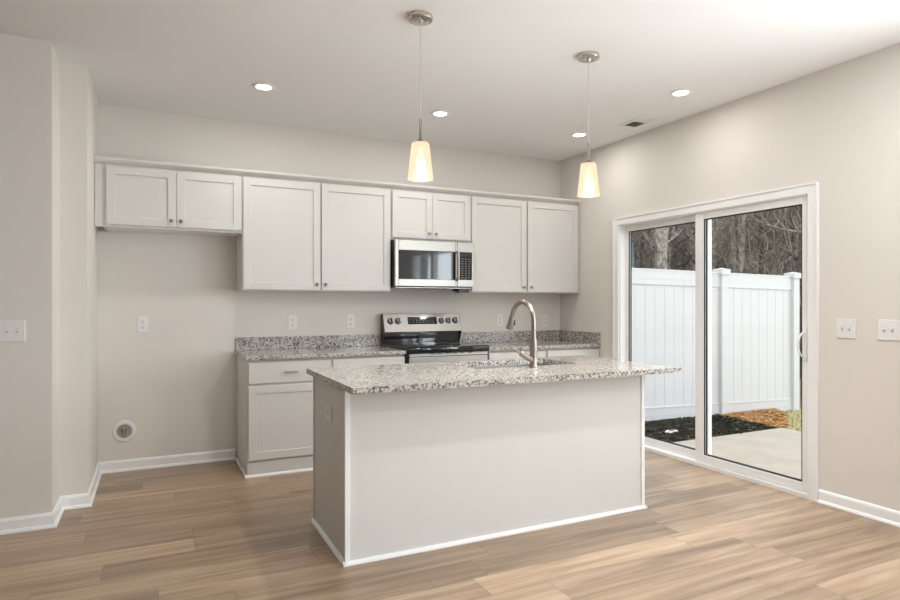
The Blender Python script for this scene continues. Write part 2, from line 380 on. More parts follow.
# ------------------------------------------------------------------ sliding patio door
door = thing('door_1', 'white framed sliding glass patio door in the right wall', 'patio door', (XR, (DY0+DY1)/2, 0), kind='structure')
cw = .068; c0, c1 = DY0-.002, DY1+.002
yo0, yo1, zo = c0-cw+.03, c1+cw-.03, DZ+cw-.03
yi0, yi1, zi = c0+.03, c1-.03, DZ-.03
b = B()
b.poly([(XR, yo0, 0), (XR, yo0, zo), (XR, yo1, zo), (XR, yo1, 0), (XR, yi1, 0), (XR, yi1, zi), (XR, yi0, zi), (XR, yi0, 0)], (-.014, 0, 0))
k = .014
b.poly([(XR-.0142, yo0, 0), (XR-.0142, yo0, zo), (XR-.0142, yo1, zo), (XR-.0142, yo1, 0), (XR-.0142, yo1-k, 0), (XR-.0142, yo1-k, zo-k), (XR-.0142, yo0+k, zo-k), (XR-.0142, yo0+k, 0)], (-.007, 0, 0))
b.build('casing', M['trim'], door)
FW = .04
b = B()
b.box(XR+.0, XR+.125, DY0, DY0+FW, 0, DZ, .002); b.box(XR+.0, XR+.125, DY1-FW, DY1, 0, DZ, .002)
b.box(XR+.0, XR+.125, DY0+FW, DY1-FW, DZ-FW, DZ, .002); b.box(XR-.01, XR+.14, DY0+.0, DY1, -.02, .03, .002)
b.box(XR+.058, XR+.066, DY0+FW, DY1-FW, .03, .045)
b.build('door_frame', M['vinyl'], door)
def panel(name, x0, x1, y0, y1, st0, st1, z0, z1, label):
    p = bpy.data.objects.new(name, None); COL.objects.link(p); p.parent = door
    p.location = Vector((x0, y0, z0))-door.location
    p['label'] = label
    b = B(); tr, br = .052, .060
    b.box(x0, x1, y0, y0+st0, z0, z1, .003); b.box(x0, x1, y1-st1, y1, z0, z1, .003)
    b.box(x0, x1, y0+st0, y1-st1, z0, z0+br, .003); b.box(x0, x1, y0+st0, y1-st1, z1-tr, z1, .003)
    b.build('sash', M['vinyl'], p)
    g0, g1, h0, h1 = y0+st0, y1-st1, z0+br, z1-tr
    xm = (x0+x1)/2
    B().box(xm-.008, xm+.008, g0-.008, g1+.008, h0-.008, h1+.008).build('glass_pane', M['glass'], p)
    q = B(); k = .009
    for xa in (xm-.014, xm+.008):
        q.box(xa, xa+.006, g0, g0+k, h0, h1); q.box(xa, xa+.006, g1-k, g1, h0, h1)
        q.box(xa, xa+.006, g0+k, g1-k, h0, h0+k*.7); q.box(xa, xa+.006, g0+k, g1-k, h1-k*.7, h1)
    q.build('gasket', M['darkrubber'], p)
    return p
mid = 3.46
sl = panel('sliding_panel', XR+.014, XR+.056, DY0+FW-.004, mid+.04, .050, .08, .032, DZ-FW+.004, 'inner sliding glass panel with pull handle')
fx = panel('fixed_panel', XR+.068, XR+.11, mid-.04, DY1-FW+.004, .08, .032, .032, DZ-FW+.004, 'outer fixed glass panel')
# D shaped pull
hy = DY0+FW+.022; b = B(); pts = []
for k in range(13):
    a = PI*k/12; pts.append((XR+.014-.058*math.sin(a), hy+.012*math.sin(a), 1.005-.085*math.cos(a)))
b.tube(pts, .0065, 10)
b.box(XR+.004, XR+.014, hy-.016, hy+.016, .895, 1.115, .004)
b.build('handle', M['vinyl'], sl, True)

# ------------------------------------------------------------------ cabinets
def shaker(b, x0, x1, z0, z1, yf, th=.019, rail=.057, sgn=1):
    """door face towards -Y at yf"""
    y1 = yf+th
    b.box(x0, x0+rail, yf, y1, z0, z1, .0015); b.box(x1-rail, x1, yf, y1, z0, z1, .0015)
    b.box(x0+rail, x1-rail, yf, y1, z0, z0+rail, .0015); b.box(x0+rail, x1-rail, yf, y1, z1-rail, z1, .0015)
    b.box(x0+rail-.004, x1-rail+.004, yf+.009, y1-.002, z0+rail-.004, z1-rail+.004)
    return b
def knob(parent, x, z, yf):
    b = B(); b.lathe([(.009, 0), (.006, -.003), (.0055, -.012), (.012, -.016), (.0145, -.021), (.013, -.026), (.007, -.029)], (x, yf, z), 'Y', 20)
    o = b.build('knob', M['nickel'], parent, True); return o
YF = 4.941
def upper(label, x0, x1, z0, doors, knobs, filler=None):
    t = thing('wall_cabinet', label, 'cabinet', ((x0+x1)/2, YB, z0), 'upper wall cabinets')
    b = B(); yb0 = YF+.019+.0005; top = 2.272
    xa, xb = x0+.0006, x1-.0006
    # box with recessed bottom, face frame
    b.box(xa, xa+.016, yb0+.018, YB-.0005, z0, top); b.box(xb-.016, xb, yb0+.018, YB-.0005, z0, top)
    b.box(xa+.016, xb-.016, yb0+.018, YB-.0005, top-.014, top)
    b.box(xa+.016, xb-.016, YB-.012, YB-.0005, z0+.026, top-.014)
    b.box(xa, xa+.035, yb0, yb0+.018, z0, top, .001); b.box(xb-.035, xb, yb0, yb0+.018, z0, top, .001)
    b.box(xa+.035, xb-.035, yb0, yb0+.018, z0, z0+.035); b.box(xa+.035, xb-.035, yb0, yb0+.018, top-.035, top)
    b.build('body', M['cab'], t)
    B().box(xa+.0165, xb-.0165, yb0+.0185, YB-.001, z0+.003, z0+.02).build('underside', M['trim'], t)
    if filler:
        B().box(filler[0], filler[1], yb0+.002, yb0+.02, z0, top, .001).build('filler_strip', M['cab'], t)
    for (dx0, dx1), kx in zip(doors, knobs):
        d = shaker(B(), dx0, dx1, z0+.018 if z0 > 1.5 else z0+.009, 2.256, YF).build('door', M['cab'], t)
        dz = (z0+.018 if z0 > 1.5 else z0+.009)
        knob(d, kx, dz+.045, YF)
    return t
upper('short wide pale cabinet over the empty refrigerator space', -.328, .6115, 1.822, [(-.307, .1465), (.149, .605)], [.115, .181], (-.377, -.3282))
upper('tall pale single door cabinet right of the refrigerator space', .6115, 1.228, 1.377, [(.620, 1.222)], [1.192])
upper('tall pale single door cabinet just left of the microwave', 1.228, 1.838, 1.377, [(1.2335, 1.828)], [1.263])
upper('short pale two door cabinet directly above the microwave', 1.838, 2.612, 1.830, [(1.848, 2.224), (2.2265, 2.604)], [2.194, 2.257])
upper('tall pale single door cabinet just right of the microwave', 2.612, 3.223, 1.377, [(2.6255, 3.2155)], [3.184])
upper('tall pale single door cabinet in the right wall corner', 3.223, 3.835, 1.377, [(3.2335, 3.825)], [3.265], (3.8355, XR-.0005))
# crown strip along the cabinet tops
yc = YF+.018
b = B(); pf = [(yc+.012, 2.2725), (yc-.010, 2.2725), (yc-.013, 2.277), (yc-.022, 2.281), (yc-.035, 2.292), (yc-.040, 2.300), (yc-.040, 2.311), (yc+.012, 2.311)]
b.poly([(X2+.0005, y, z) for y, z in pf], (XR-X2-.001, 0, 0))
struct(b.build('trim_1', M['cab']), 'slim pale crown strip along the tops of the wall cabinets', 'crown trim')

YD = 4.637                                   # base door faces
def bar_pull(parent, xc, z, yf, L=.10):
    b = B(); b.tube([(xc-L/2, yf-.028, z), (xc+L/2, yf-.028, z)], .0055, 12)
    b.tube([(xc-L*.36, yf, z), (xc-L*.36, yf-.028, z)], .0045, 10); b.tube([(xc+L*.36, yf, z), (xc+L*.36, yf-.028, z)], .0045, 10)
    return b.build('pull_handle', M['nickel'], parent, True)
CT = .892                                    # worktop height
CB = CT-.03
def base(label, x0, x1, kx):
    t = thing('base_cabinet', label, 'cabinet', ((x0+x1)/2, YB, 0), 'base cabinets on the back wall')
    y0 = YD+.0195; xa, xb = x0+.0006, x1-.0006
    b = B(); b.box(xa, xb, y0, YB-.0005, .0, CB-.0005, .001)
    b.build('body', M['cab'], t)
    s = B(); s.poly([(xa-(.018 if x0 < .7 else 0), y0, 0), (xa-(.018 if x0 < .7 else 0), y0-.014, 0), (xa-(.018 if x0 < .7 else 0), y0-.014, .008), (xa-(.018 if x0 < .7 else 0), y0-.008, .016), (xa-(.018 if x0 < .7 else 0), y0, .019)], (xb-xa+(.018 if x0 < .7 else 0), 0, 0))
    if x0 < .7: s.box(xa-.018, xa, y0, YB-.03, 0, .017, .004)
    s.build('shoe_molding', M['trim'], t)
    d = shaker(B(), max(x0+.017, .619) if x0 > .7 else .619, x1-.004, .125, .668, YD).build('door', M['cab'], t); knob(d, kx, .63, YD)
    dr = B().box(max(x0+.017, .619) if x0 > .7 else .619, x1-.004, YD, YD+.019, .686, .842, .0018).build('drawer', M['cab'], t); bar_pull(dr, (x0+x1)/2, .765, YD)
    return t
base('pale base cabinet at the left end of the back counter', .612, 1.230, 1.19)
base('pale base cabinet directly left of the range', 1.230, 1.8455, 1.28)
base('pale base cabinet directly right of the range', 2.6175, 3.230, 2.67)
base('pale base cabinet in the corner by the patio door', 3.230, XR-.002, 3.29)

def counter(x0, x1, label, side):
    t = thing('countertop', label, 'countertop', ((x0+x1)/2, YB, CB), 'granite worktops')
    B().box(x0, x1, 4.612, YB-.0005, CB, CT, .004, 2).build('slab', M['granite'], t)
    b = B(); b.box(x0+.003, x1-(.022 if side else 0), YB-.021, YB-.0005, CT+.0003, CT+.104, .002)
    b.build('backsplash', M['granite'], t)
    if side: B().box(x1-.021, x1, 4.62, YB-.0005, CT+.0003, CT+.104, .002).build('side_splash', M['granite'], t)
    return t
counter(.597, 1.8465, 'speckled granite countertop left of the range with low backsplash', False)
counter(2.6165, XR-.001, 'speckled granite countertop right of the range running into the corner', True)

# ------------------------------------------------------------------ island
IX0, IX1, IY0, IY1 = .842, 2.748, 2.895, 3.565
isl = thing('kitchen_island', 'plain pale painted island base standing on the wood floor', 'island', ((IX0+IX1)/2, (IY0+IY1)/2, 0))
b = B(); zt = CB-.0005; b.box(IX0, IX1, IY0, IY0+.018, 0, zt, .0015); b.box(IX0, IX1, IY1-.018, IY1, 0, zt, .0015); b.box(IX0, IX0+.018, IY0+.018, IY1-.018, 0, zt); b.box(IX1-.018, IX1, IY0+.018, IY1-.018, 0, zt); b.box(IX0+.018, IX1-.018, IY0+.018, IY1-.018, .08, .1)
b.build('body', M['cab'], isl)
b = B()
b.poly([(x, y, .012) for x, y in ((IX0-.006, IY0-.006), (IX0+.019, IY0-.006), (IX0+.019, IY0), (IX0, IY0), (IX0, IY0+.018), (IX0-.006, IY0+.018))], (0, 0, CB-.013))
b.build('corner_batten', M['trim'], isl)
b = B(); b.poly([(x, y, .012) for x, y in ((IX1+.006, IY0-.006), (IX1-.019, IY0-.006), (IX1-.019, IY0), (IX1, IY0), (IX1, IY0+.018), (IX1+.006, IY0+.018))], (0, 0, CB-.013))
b.build('corner_batten', M['trim'], isl)
b = B(); q = [(0, 0), (.017, 0), (.017, .007), (.012, .015), (0, .019)]
b.poly([(IX0-.017, IY0-a-.0005, z) for a, z in q], (IX1-IX0+.034, 0, 0))
b.poly([(IX0-a-.0005, IY0-.017, z) for a, z in q], (0, IY1-IY0+.017, 0))
b.poly([(IX1+a+.0005, IY0-.017, z) for a, z in q], (0, IY1-IY0+.017, 0))
b.build('shoe_molding', M['trim'], isl)
b = B(); b.box(IX0-.004, IX0+.004, IY1-.03, IY1+.002, .02, CB-.001, .001); b.build('end_stile', M['cab'], isl)
b = B()
for k in range(3):
    w_ = (IX1-IX0-.06)/3; x = IX0+.03+k*w_
    for h in (0, 1): shaker_x = None
    b.box(x+.005, x+w_-.005, IY1, IY1+.019, .12, CB-.03, .002)
b.build('back_door', M['cab'], isl)

def rounded(x0, x1, y0, y1, r, z, n=5):
    pts = []
    for cx, cy, a0 in ((x1-r, y1-r, 0), (x0+r, y1-r, PI/2), (x0+r, y0+r, PI), (x1-r, y0+r, 1.5*PI)):
        for k in range(n+1):
            a = a0+PI/2*k/n; pts.append((cx+r*math.cos(a), cy+r*math.sin(a), z))
    return pts
SX0, SX1, SY0, SY1 = 1.70, 2.445, 3.155, 3.54
def slab_with_hole():
    b = B(); bm = b.bm
    def loop(pts):
        vs = [bm.verts.new(p) for p in pts]
        return [bm.edges.new((vs[i], vs[(i+1) % len(vs)])) for i in range(len(vs))]
    es = loop(rounded(.813, 2.860, 2.690, 3.632, .006, CT, 3))+loop(rounded(SX0, SX1, SY0, SY1, .035, CT))
    r = bmesh.ops.triangle_fill(bm, edges=es, use_beauty=True)
    fs = [g for g in r['geom'] if isinstance(g, bmesh.types.BMFace)]
    r = bmesh.ops.extrude_face_region(bm, geom=fs)
    bmesh.ops.translate(bm, verts=[g for g in r['geom'] if isinstance(g, bmesh.types.BMVert)], vec=(0, 0, -.030))
    return b
ic = tag(slab_with_hole().build('countertop', M['granite'], None, False, (1.83, 3.16, CB)), 'large speckled granite island top with a sink cutout', 'countertop', 'granite worktops')
# undermount sink: walls and bottom with real thickness
sk = thing('sink', 'stainless steel undermount sink sunk into the island top', 'sink', ((SX0+SX1)/2, (SY0+SY1)/2, CB))
b = B(); bm = b.bm
lo = [rounded(SX0-.02, SX1+.02, SY0-.02, SY1+.02, .06, CB-.0006), rounded(SX0+.002, SX1-.002, SY0+.002, SY1-.002, .05, CB-.0006),
      rounded(SX0+.006, SX1-.006, SY0+.006, SY1-.006, .05, CB-.17), rounded(SX0+.03, SX1-.03, SY0+.03, SY1-.03, .04, CB-.195),
      rounded(SX0+.34, SX1-.34, SY0+.16, SY1-.16, .02, CB-.2)]
rings = [[bm.verts.new(p) for p in l] for l in lo]
for A, C in zip(rings, rings[1:]):
    for k in range(len(A)): bm.faces.new((A[k], A[(k+1) % len(A)], C[(k+1) % len(A)], C[k]))
bm.faces.new(rings[-1])
o = b.build('basin', M['sinksteel'], sk, True)
md = o.modifiers.new('thickness', 'SOLIDIFY'); md.thickness = .0012; md.offset = -1
B().lathe([(.044, 0), (.044, .004), (.036, .005), (.03, .002)], ((SX0+SX1)/2, (SY0+SY1)/2, CB-.2), 'Z', 28).build('drain', M['steel'], sk, True)
# faucet
fxx, fy = 2.062, 3.09
fa = thing('faucet', 'brushed nickel gooseneck pull-down faucet on the island top', 'faucet', (fxx, fy, CT))
b = B(); b.lathe([(.027, .0), (.027, .006), (.023, .012), (.022, .05), (.0225, .11), (.0215, .165), (.0185, .168), (.0185, .178), (.0145, .18)], (fxx, fy, CT+.0004), 'Z', 28)
b.build('body', M['nickel'], fa, True)
b = B(); R = .104; zc = CT+.283; dy = Vector((-.12, .99, 0)).normalized()
pts = [Vector((fxx, fy, CT+.175)), Vector((fxx, fy, CT+.235)), Vector((fxx, fy, zc))]
for k in range(1, 15):
    a = PI*.93*k/14; pts.append(Vector((fxx, fy, zc))+dy*(R-R*math.cos(a))+Vector((0, 0, R*math.sin(a)*1.08)))
b.tube(pts, .0142, 18); b.build('spout', M['nickel'], fa, True)
d = (pts[-1]-pts[-2]).normalized(); p0 = pts[-1]
b = B(); hp = [p0-d*.002, p0+d*.01, p0+d*.045, p0+d*.078, p0+d*.088]
b.tube(hp, [.0150, .0175, .0200, .0235, .022], 20); hd = b.build('spray_head', M['nickel'], fa, True)
bc = p0+d*.045+Vector((.016, -.012, 0))
b = B(); b.box(bc.x-.008, bc.x+.008, bc.y-.006, bc.y+.006, bc.z-.018, bc.z+.018, .003); b.build('spray_button', M['blackplastic'], hd, True)
b = B(); hb = Vector((fxx-.008, fy, CT+.042)); hx = Vector((-.80, .25, .50)).normalized()
b.tube([hb, hb+hx*.08], [.0185, .0175], 18); b.tube([hb+hx*.08, hb+hx*.087, hb+hx*.09], [.0175, .015, .006], 18)
b.tube([hb+hx*.075, hb+hx*.10, hb+hx*.165], [.007, .0066, .006], 12)
b.build('handle', M['nickel'], fa, True)

# ------------------------------------------------------------------ range
RX0_, RX1_ = 1.849, 2.614
rg = thing('range', 'stainless steel electric range with a black glass cooktop', 'range', ((RX0_+RX1_)/2, 4.95, 0))
B().box(RX0_, RX1_, 4.615, YB-.05, .06, .8655, .002).build('body', M['blackplastic'], rg)
b = B(); b.box(RX0_-.0005, RX1_+.0005, 4.592, YB-.06, .866, .917, .012, 3); b.build('cooktop', M['blackglass'], rg, True)
# oven door and drawer
od = B().box(RX0_+.016, RX1_-.016, 4.600, 4.6145, .26, .834, .004, 2).build('oven_door', M['steel'], rg)
B().box(RX0_+.09, RX1_-.09, 4.5975, 4.602, .36, .70, .001).build('window', M['blackglass'], od)
b = B(); b.tube([(RX0_+.05, 4.555, .78), (RX1_-.05, 4.555, .78)], .012, 14)
b.tube([(RX0_+.08, 4.601, .78), (RX0_+.08, 4.555, .78)], .009, 10); b.tube([(RX1_-.08, 4.601, .78), (RX1_-.08, 4.555, .78)], .009, 10)
b.build('oven_handle', M['steel'], od, True)
B().box(RX0_+.016, RX1_-.016, 4.602, 4.6145, .07, .25, .004).build('drawer', M['steel'], rg)
fp = B().box(RX0_+.016, RX1_-.016, 4.600, 4.6145, .838, .8645, .003).build('front_strip', M['steel'], rg)
for k in range(6): B().box(RX0_+.20+k*.07, RX0_+.245+k*.07, 4.5985, 4.601, .856, .861).build('vent_slot', M['blackplastic'], fp)
# backguard: black lower step and a leaning stainless control panel
b = B(); b.poly([(RX0_+.004, YB-.055, .917), (RX0_+.004, YB-.105, .917), (RX0_+.004, YB-.105, 1.03), (RX0_+.004, YB-.055, 1.15)], (RX1_-RX0_-.008, 0, 0))
b.build('backguard', M['blackglass'], rg)
def panel_y(z): return YB-.135+(z-1.03)/(1.182-1.03)*.055
b = B(); b.poly([(RX0_+.0, panel_y(1.02), 1.02), (RX0_+.0, panel_y(1.182), 1.182), (RX0_+.0, YB-.03, 1.182), (RX0_+.0, YB-.03, 1.02)], (RX1_-RX0_, 0, 0))
cp = b.build('control_panel', M['steel'], rg)
for x in (RX0_-.003, RX1_+.0005):
    b = B(); b.poly([(x, panel_y(1.02)+.004, 1.02), (x, panel_y(1.18)+.003, 1.18), (x, YB-.03, 1.18), (x, YB-.03, .92), (x, YB-.1, .92)], (.0025, 0, 0))
    b.build('end_cap', M['blackplastic'], rg)
nrm = Vector((0, -(1.182-1.03), .055)).normalized(); upv = Vector((0, .055, .152)).normalized()
def on_panel(x, z, off): return Vector((x, panel_y(z), z))+nrm*off
def slab_on_panel(b, x0, x1, z0, z1, o0, o1):
    v = [on_panel(x, z, o) for o in (o0, o1) for x, z in ((x0, z0), (x1, z0), (x1, z1), (x0, z1))]
    V = [b.bm.verts.new(p) for p in v]
    for f in ((0, 1, 2, 3), (4, 5, 6, 7), (0, 1, 5, 4), (1, 2, 6, 5), (2, 3, 7, 6), (3, 0, 4, 7)): b.bm.faces.new([V[i] for i in f])
dp = slab_on_panel
b = B(); dp(b, 2.080, 2.372, 1.085, 1.150, 0, .003); ds = b.build('display', M['blackglass'], cp)
b = B()
for x in (2.206, 2.220, 2.240, 2.254): dp(b, x, x+.008, 1.130, 1.138, .003, .0036)
b.build('clock_digits', M['display'], ds)
b = B()
for z in (1.098, 1.113):
    for k in range(8): dp(b, 2.095+k*.033, 2.110+k*.033, z, z+.005, .003, .0036)
for x in (2.095, 2.125, 2.155, 2.30, 2.33): dp(b, x, x+.014, 1.130, 1.136, .003, .0036)
b.build('touch_legend', M['legend'], ds)
for x in (1.912, 1.985, 2.418, 2.489, 2.560):
    b = B(); c = on_panel(x, 1.115, 0)
    b.tube([c, c+nrm*.003], [.030, .030], 24); b.build('knob_ring', M['blackplastic'], cp, True)
    b = B(); b.tube([c+nrm*.003, c+nrm*.006, c+nrm*.024, c+nrm*.027], [.024, .0235, .021, .018], 24)
    kb = b.build('knob', M['steel'], cp, True)
    b = B(); r_ = Vector((1, 0, 0)); q = c+nrm*.027
    v = []
    for o_ in (0, .006):
        for sx, sz in ((-.006, -.020), (.006, -.020), (.006, .020), (-.006, .020)): v.append(b.bm.verts.new(q+nrm*o_+r_*sx+upv*sz))
    for f in ((0, 1, 2, 3), (4, 5, 6, 7), (0, 1, 5, 4), (1, 2, 6, 5), (2, 3, 7, 6), (3, 0, 4, 7)): b.bm.faces.new([v[i] for i in f])
    b.build('grip', M['blackplastic'], kb)
# faint burner rings
for x, y, r in ((2.05, 4.80, .10), (2.42, 4.80, .085), (2.05, 5.03, .075), (2.42, 5.03, .10)):
    B().lathe([(r, 0), (r-.003, 0), (r-.003, .0004), (r, .0004), (r, 0)], (x, y, .9172), 'Z', 40, False).build('burner_ring', M['legend'], rg)

# ------------------------------------------------------------------ microwave
mx0, mx1, mz0, mz1, my = 1.846, 2.604, 1.412, 1.824, 4.871
mw = thing('microwave', 'stainless over-the-range microwave hung beneath the short two door cabinet', 'microwave', ((mx0+mx1)/2, YB, mz0))
B().box(mx0, mx1, my+.032, YB-.001, mz0+.006, mz1, .003).build('body', M['blackplastic'], mw)
dx1 = 2.438
b = B()
gx0, gx1, gz0, gz1 = 1.878, 2.418, 1.487, 1.735
b.box(mx0, gx0, my, my+.031, mz0+.014, mz1, .003); b.box(gx1, dx1, my, my+.031, mz0+.014, mz1, .003)
b.box(gx0, gx1, my, my+.031, mz0+.014, gz0, .003); b.box(gx0, gx1, my, my+.031, gz1, mz1, .003)
dr = b.build('door', M['steel'], mw)
B().box(gx0-.002, gx1+.002, my+.003, my+.03, gz0-.002, gz1+.002).build('window', M['blackglass'], dr)
b = B(); hx_ = 2.432
b.tube([(hx_, my, gz0+.0), (hx_, my-.030, gz0+.006), (hx_, my-.036, gz0+.03), (hx_, my-.036, gz1-.03), (hx_, my-.030, gz1-.006), (hx_, my, gz1)], .0125, 14)
b.build('handle', M['steel'], dr, True)
ct = B().box(dx1+.001, mx1, my, my+.031, mz0+.014, mz1, .003).build('control_panel', M['steel'], mw)
pad = B().box(2.462, 2.586, my-.0015, my+.002, 1.487, 1.737, .001).build('keypad', M['blackglass'], ct)
b = B()
for r in range(9):
    for c in range(3): b.box(2.478+c*.034, 2.499+c*.034, my-.0021, my-.0014, 1.503+r*.021, 1.510+r*.021)
b.build('key_legend', M['legend'], pad)
b = B(); b.box(2.476, 2.572, my-.0021, my-.0014, 1.702, 1.725); b.build('display', M['blackplastic'], pad)
b = B(); b.box(mx0+.01, mx1-.01, my+.02, YB-.03, mz0-.002, mz0+.0055, .001); un = b.build('underside', M['steel'], mw)
b = B(); b.box(2.02, 2.36, my+.045, my+.20, mz0-.008, mz0-.0025, .002); b.build('grease_filter', M['blackplastic'], un)
b = B(); b.poly([(2.47, my+.03, mz0-.003), (2.47, my+.17, mz0-.003), (2.47, my+.17, mz0-.02), (2.47, my+.05, mz0-.036), (2.47, my+.03, mz0-.036)], (.10, 0, 0))
b.build('light_hood', M['blackplastic'], un)

# ------------------------------------------------------------------ wall plates
def plate(b, c, n, w, h):
    """plate box on a wall with normal n"""
    x, y, z = c
    if abs(n[1]): b.box(x-w/2, x+w/2, min(y, y+n[1]*.006), max(y, y+n[1]*.006), z-h/2, z+h/2, .002)
    else: b.box(min(x, x+n[0]*.006), max(x, x+n[0]*.006), y-w/2, y+w/2, z-h/2, z+h/2, .002)
def bit(b, c, n, du, dv, w, h, d0, d1, bev=0):
    x, y, z = c; z += dv
    if abs(n[1]):
        ys = sorted((y+n[1]*d0, y+n[1]*d1)); b.box(x+du-w/2, x+du+w/2, ys[0], ys[1], z-h/2, z+h/2, bev)
    else:
        xs = sorted((x+n[0]*d0, x+n[0]*d1)); b.box(xs[0], xs[1], y+du-w/2, y+du+w/2, z-h/2, z+h/2, bev)
def outlet(c, n, label, flat=False):
    """flat: the plate lies on its side"""
    t = thing('wall_outlet', label, 'outlet', c, 'wall outlets')
    b = B(); plate(b, c, n, *((.12, .08) if flat else (.074, .12))); b.build('cover_plate', M['plate'], t)
    def bb(b, u, v, w, h, d0, d1, bev=0): bit(b, c, n, *((v, u, h, w) if flat else (u, v, w, h)), d0, d1, bev)
    for dv in (-.021, .021):
        b = B(); bb(b, 0, dv, .034, .029, .006, .0085, .001); r = b.build('receptacle', M['plate'], t)
        for u, v, w, h in ((-.007, .002, .0032, .010), (.007, .002, .0032, .010), (0, -.009, .005, .005)):
            b = B(); bb(b, u, dv+v, w, h, .0085, .0089); b.build('slot', M['slot'], r)
    return t
e = .0003
outlet((-.080, YB-e, 1.115), (0, -1), 'white outlet on the bare wall of the refrigerator space')
outlet((1.062, YB-e, 1.115), (0, -1), 'white outlet above the left counter, farther from the range')
outlet((1.572, YB-e, 1.115), (0, -1), 'white outlet above the left counter, next to the range')
outlet((3.112, YB-e, 1.108), (0, -1), 'white outlet right of the range, left of the faucet spout')
outlet((3.647, YB-e, 1.100), (0, -1), 'white outlet nearest the back right corner, partly behind the faucet')
outlet((IX0-e, 3.215, .692), (-1, 0), 'sideways outlet on the shaded end panel of the island', True)
def switch(c, n, gangs, label):
    t = thing('light_switch', label, 'light switch', c, 'wall switches')
    w = .072+.046*(gangs-1)
    b = B(); plate(b, c, n, w, .12); b.build('cover_plate', M['plate'], t)
    for k in range(gangs):
        du = (k-(gangs-1)/2)*.046
        b = B(); bit(b, c, n, du, 0, .011, .025, .006, .0068); r = b.build('toggle_slot', M['toggle'], t)
        b = B(); bit(b, c, n, du, .005, .008, .010, .0066, .017, .001); b.build('toggle', M['plate'], t)
    return t
switch((XR-e, 2.317, 1.122), (-1, 0), 2, 'white two gang light switch beside the patio door casing')
switch((XR-e, 2.052, 1.122), (-1, 0), 3, 'white three gang light switch at the right edge of view')
switch((-.735, Y1-e, 1.124), (0, -1), 3, 'white three gang light switch on the shaded left wall')
# ice maker water box
c = (-.206, YB-e, .302)
ib = thing('water_outlet_box', 'round white water supply box low on the alcove wall', 'water outlet', c)
B().lathe([(.052, 0), (.053, -.009), (.064, -.011), (.078, -.007), (.082, 0)], c, 'Y', 40, False).build('cover_ring', M['plate'], ib, True)
B().lathe([(.052, -.001), (.0, -.001)], c, 'Y', 40, False).build('recess', mat('recess_grey', (.34, .32, .30), .6), ib)
b = B(); b.lathe([(.010, -.001), (.010, -.016), (.004, -.018)], (c[0], c[1], c[2]+.022), 'Y', 16); b.tube([(c[0], c[1]-.010, c[2]+.02), (c[0], c[1]-.010, c[2]-.035)], .010, 12)
b.tube([(c[0]-.022, c[1]-.014, c[2]+.022), (c[0]+.022, c[1]-.014, c[2]+.022)], .005, 10); b.build('valve', M['steel'], ib, True)

# ------------------------------------------------------------------ ceiling fittings
def downlight(x, y, label, power=4, color=(1, .985, .955)):
    t = thing('recessed_light', label, 'ceiling light', (x, y, H), 'recessed ceiling lights')
    B().lathe([(.078, -.0003), (.0775, -.006), (.066, -.010), (.052, -.006), (.050, -.0003)], (x, y, H), 'Z', 36, False).build('trim_ring', M['trim'], t, True)
    B().lathe([(.051, -.0045), (.0, -.0045)], (x, y, H), 'Z', 36, False).build('lens', M['can'], t)
    l = bpy.data.lights.new('downlight_lamp', 'AREA'); l.shape = 'DISK'; l.size = .1; l.energy = power; l.color = color
    o = bpy.data.objects.new('downlight_lamp', l); COL.objects.link(o); o.parent = t; o.location = (0, 0, -.013)
    return t
downlight(.68, 4.345, 'round recessed downlight over the left end of the wall cabinets')
downlight(2.028, 4.352, 'round recessed downlight just right of the nearer pendant cord')
downlight(3.39, 4.357, 'round recessed downlight behind the farther pendant cord', 2.6)
downlight(3.365, 3.174, 'round recessed downlight nearest the viewer, above the patio door', 2.4)

for q, (x, y) in enumerate(((1.6, 1.5), (3.0, 1.5), (1.6, -.4), (3.0, -.4))):  # extra downlights out of frame, added as fill for the room
    downlight(x, y, 'added unseen fill downlight over the living side, %s' % ('nearest the island', 'nearest the patio door', 'behind the viewer on the left', 'behind the viewer on the right')[q], 7, (1, 1, 1))

def pendant(x, y, ztop, zbot, label):
    t = thing('pendant_light', label, 'pendant light', (x, y, H), 'pendants over the island')
    b = B(); b.lathe([(.064, -.0003), (.066, -.004), (.066, -.019), (.062, -.024), (.018, -.026), (.010, -.036), (.006, -.041)], (x, y, H), 'Z', 36)
    cn = b.build('canopy', M['canopynickel'], t, True)
    for dx in (-.034, .034):
        b = B(); b.lathe([(.0055, -.024), (.0055, -.029), (.003, -.0315)], (x+dx, y, H), 'Z', 12); b.build('canopy_screw', M['canopynickel'], cn, True)
    zr = ztop+.125
    B().tube([(x, y, H-.04), (x+.003, y, H-.25), (x-.002, y, (H+zr)/2), (x, y, zr)], .0022, 8).build('cord', M['cordwhite'], t, True)
    b = B(); b.lathe([(.004, .125), (.0075, .122), (.0075, .022), (.010, .018), (.030, .006), (.036, .0), (.036, -.008)], (x, y, ztop), 'Z', 24); b.build('stem', M['nickel'], t, True)
    b = B(); hgt = ztop-zbot
    b.lathe([(.034, 0), (.0445, -.0005), (.0465, -.004), (.0675, -hgt+.001), (.0665, -hgt), (.0645, -hgt+.001), (.042, -.010), (.034, -.004)], (x, y, ztop), 'Z', 40, False)
    b.build('shade', M['shade'], t, True)
    b = B(); b.lathe([(.012, -.025), (.014, -.05), (.022, -.08), (.026, -.10), (.022, -.118), (.010, -.128)], (x, y, ztop), 'Z', 20); b.build('bulb', M['bulb'], t, True)
    l = bpy.data.lights.new('pendant_lamp', 'POINT'); l.energy = 28; l.color = (1, .98, .94); l.shadow_soft_size = .03
    o = bpy.data.objects.new('pendant_lamp', l); COL.objects.link(o); o.parent = t; o.location = (0, 0, ztop-.150-H)
    return t
pendant(1.247, 2.921, 2.113, 1.923, 'nearer left pendant with frosted cone shade on a thin cord')
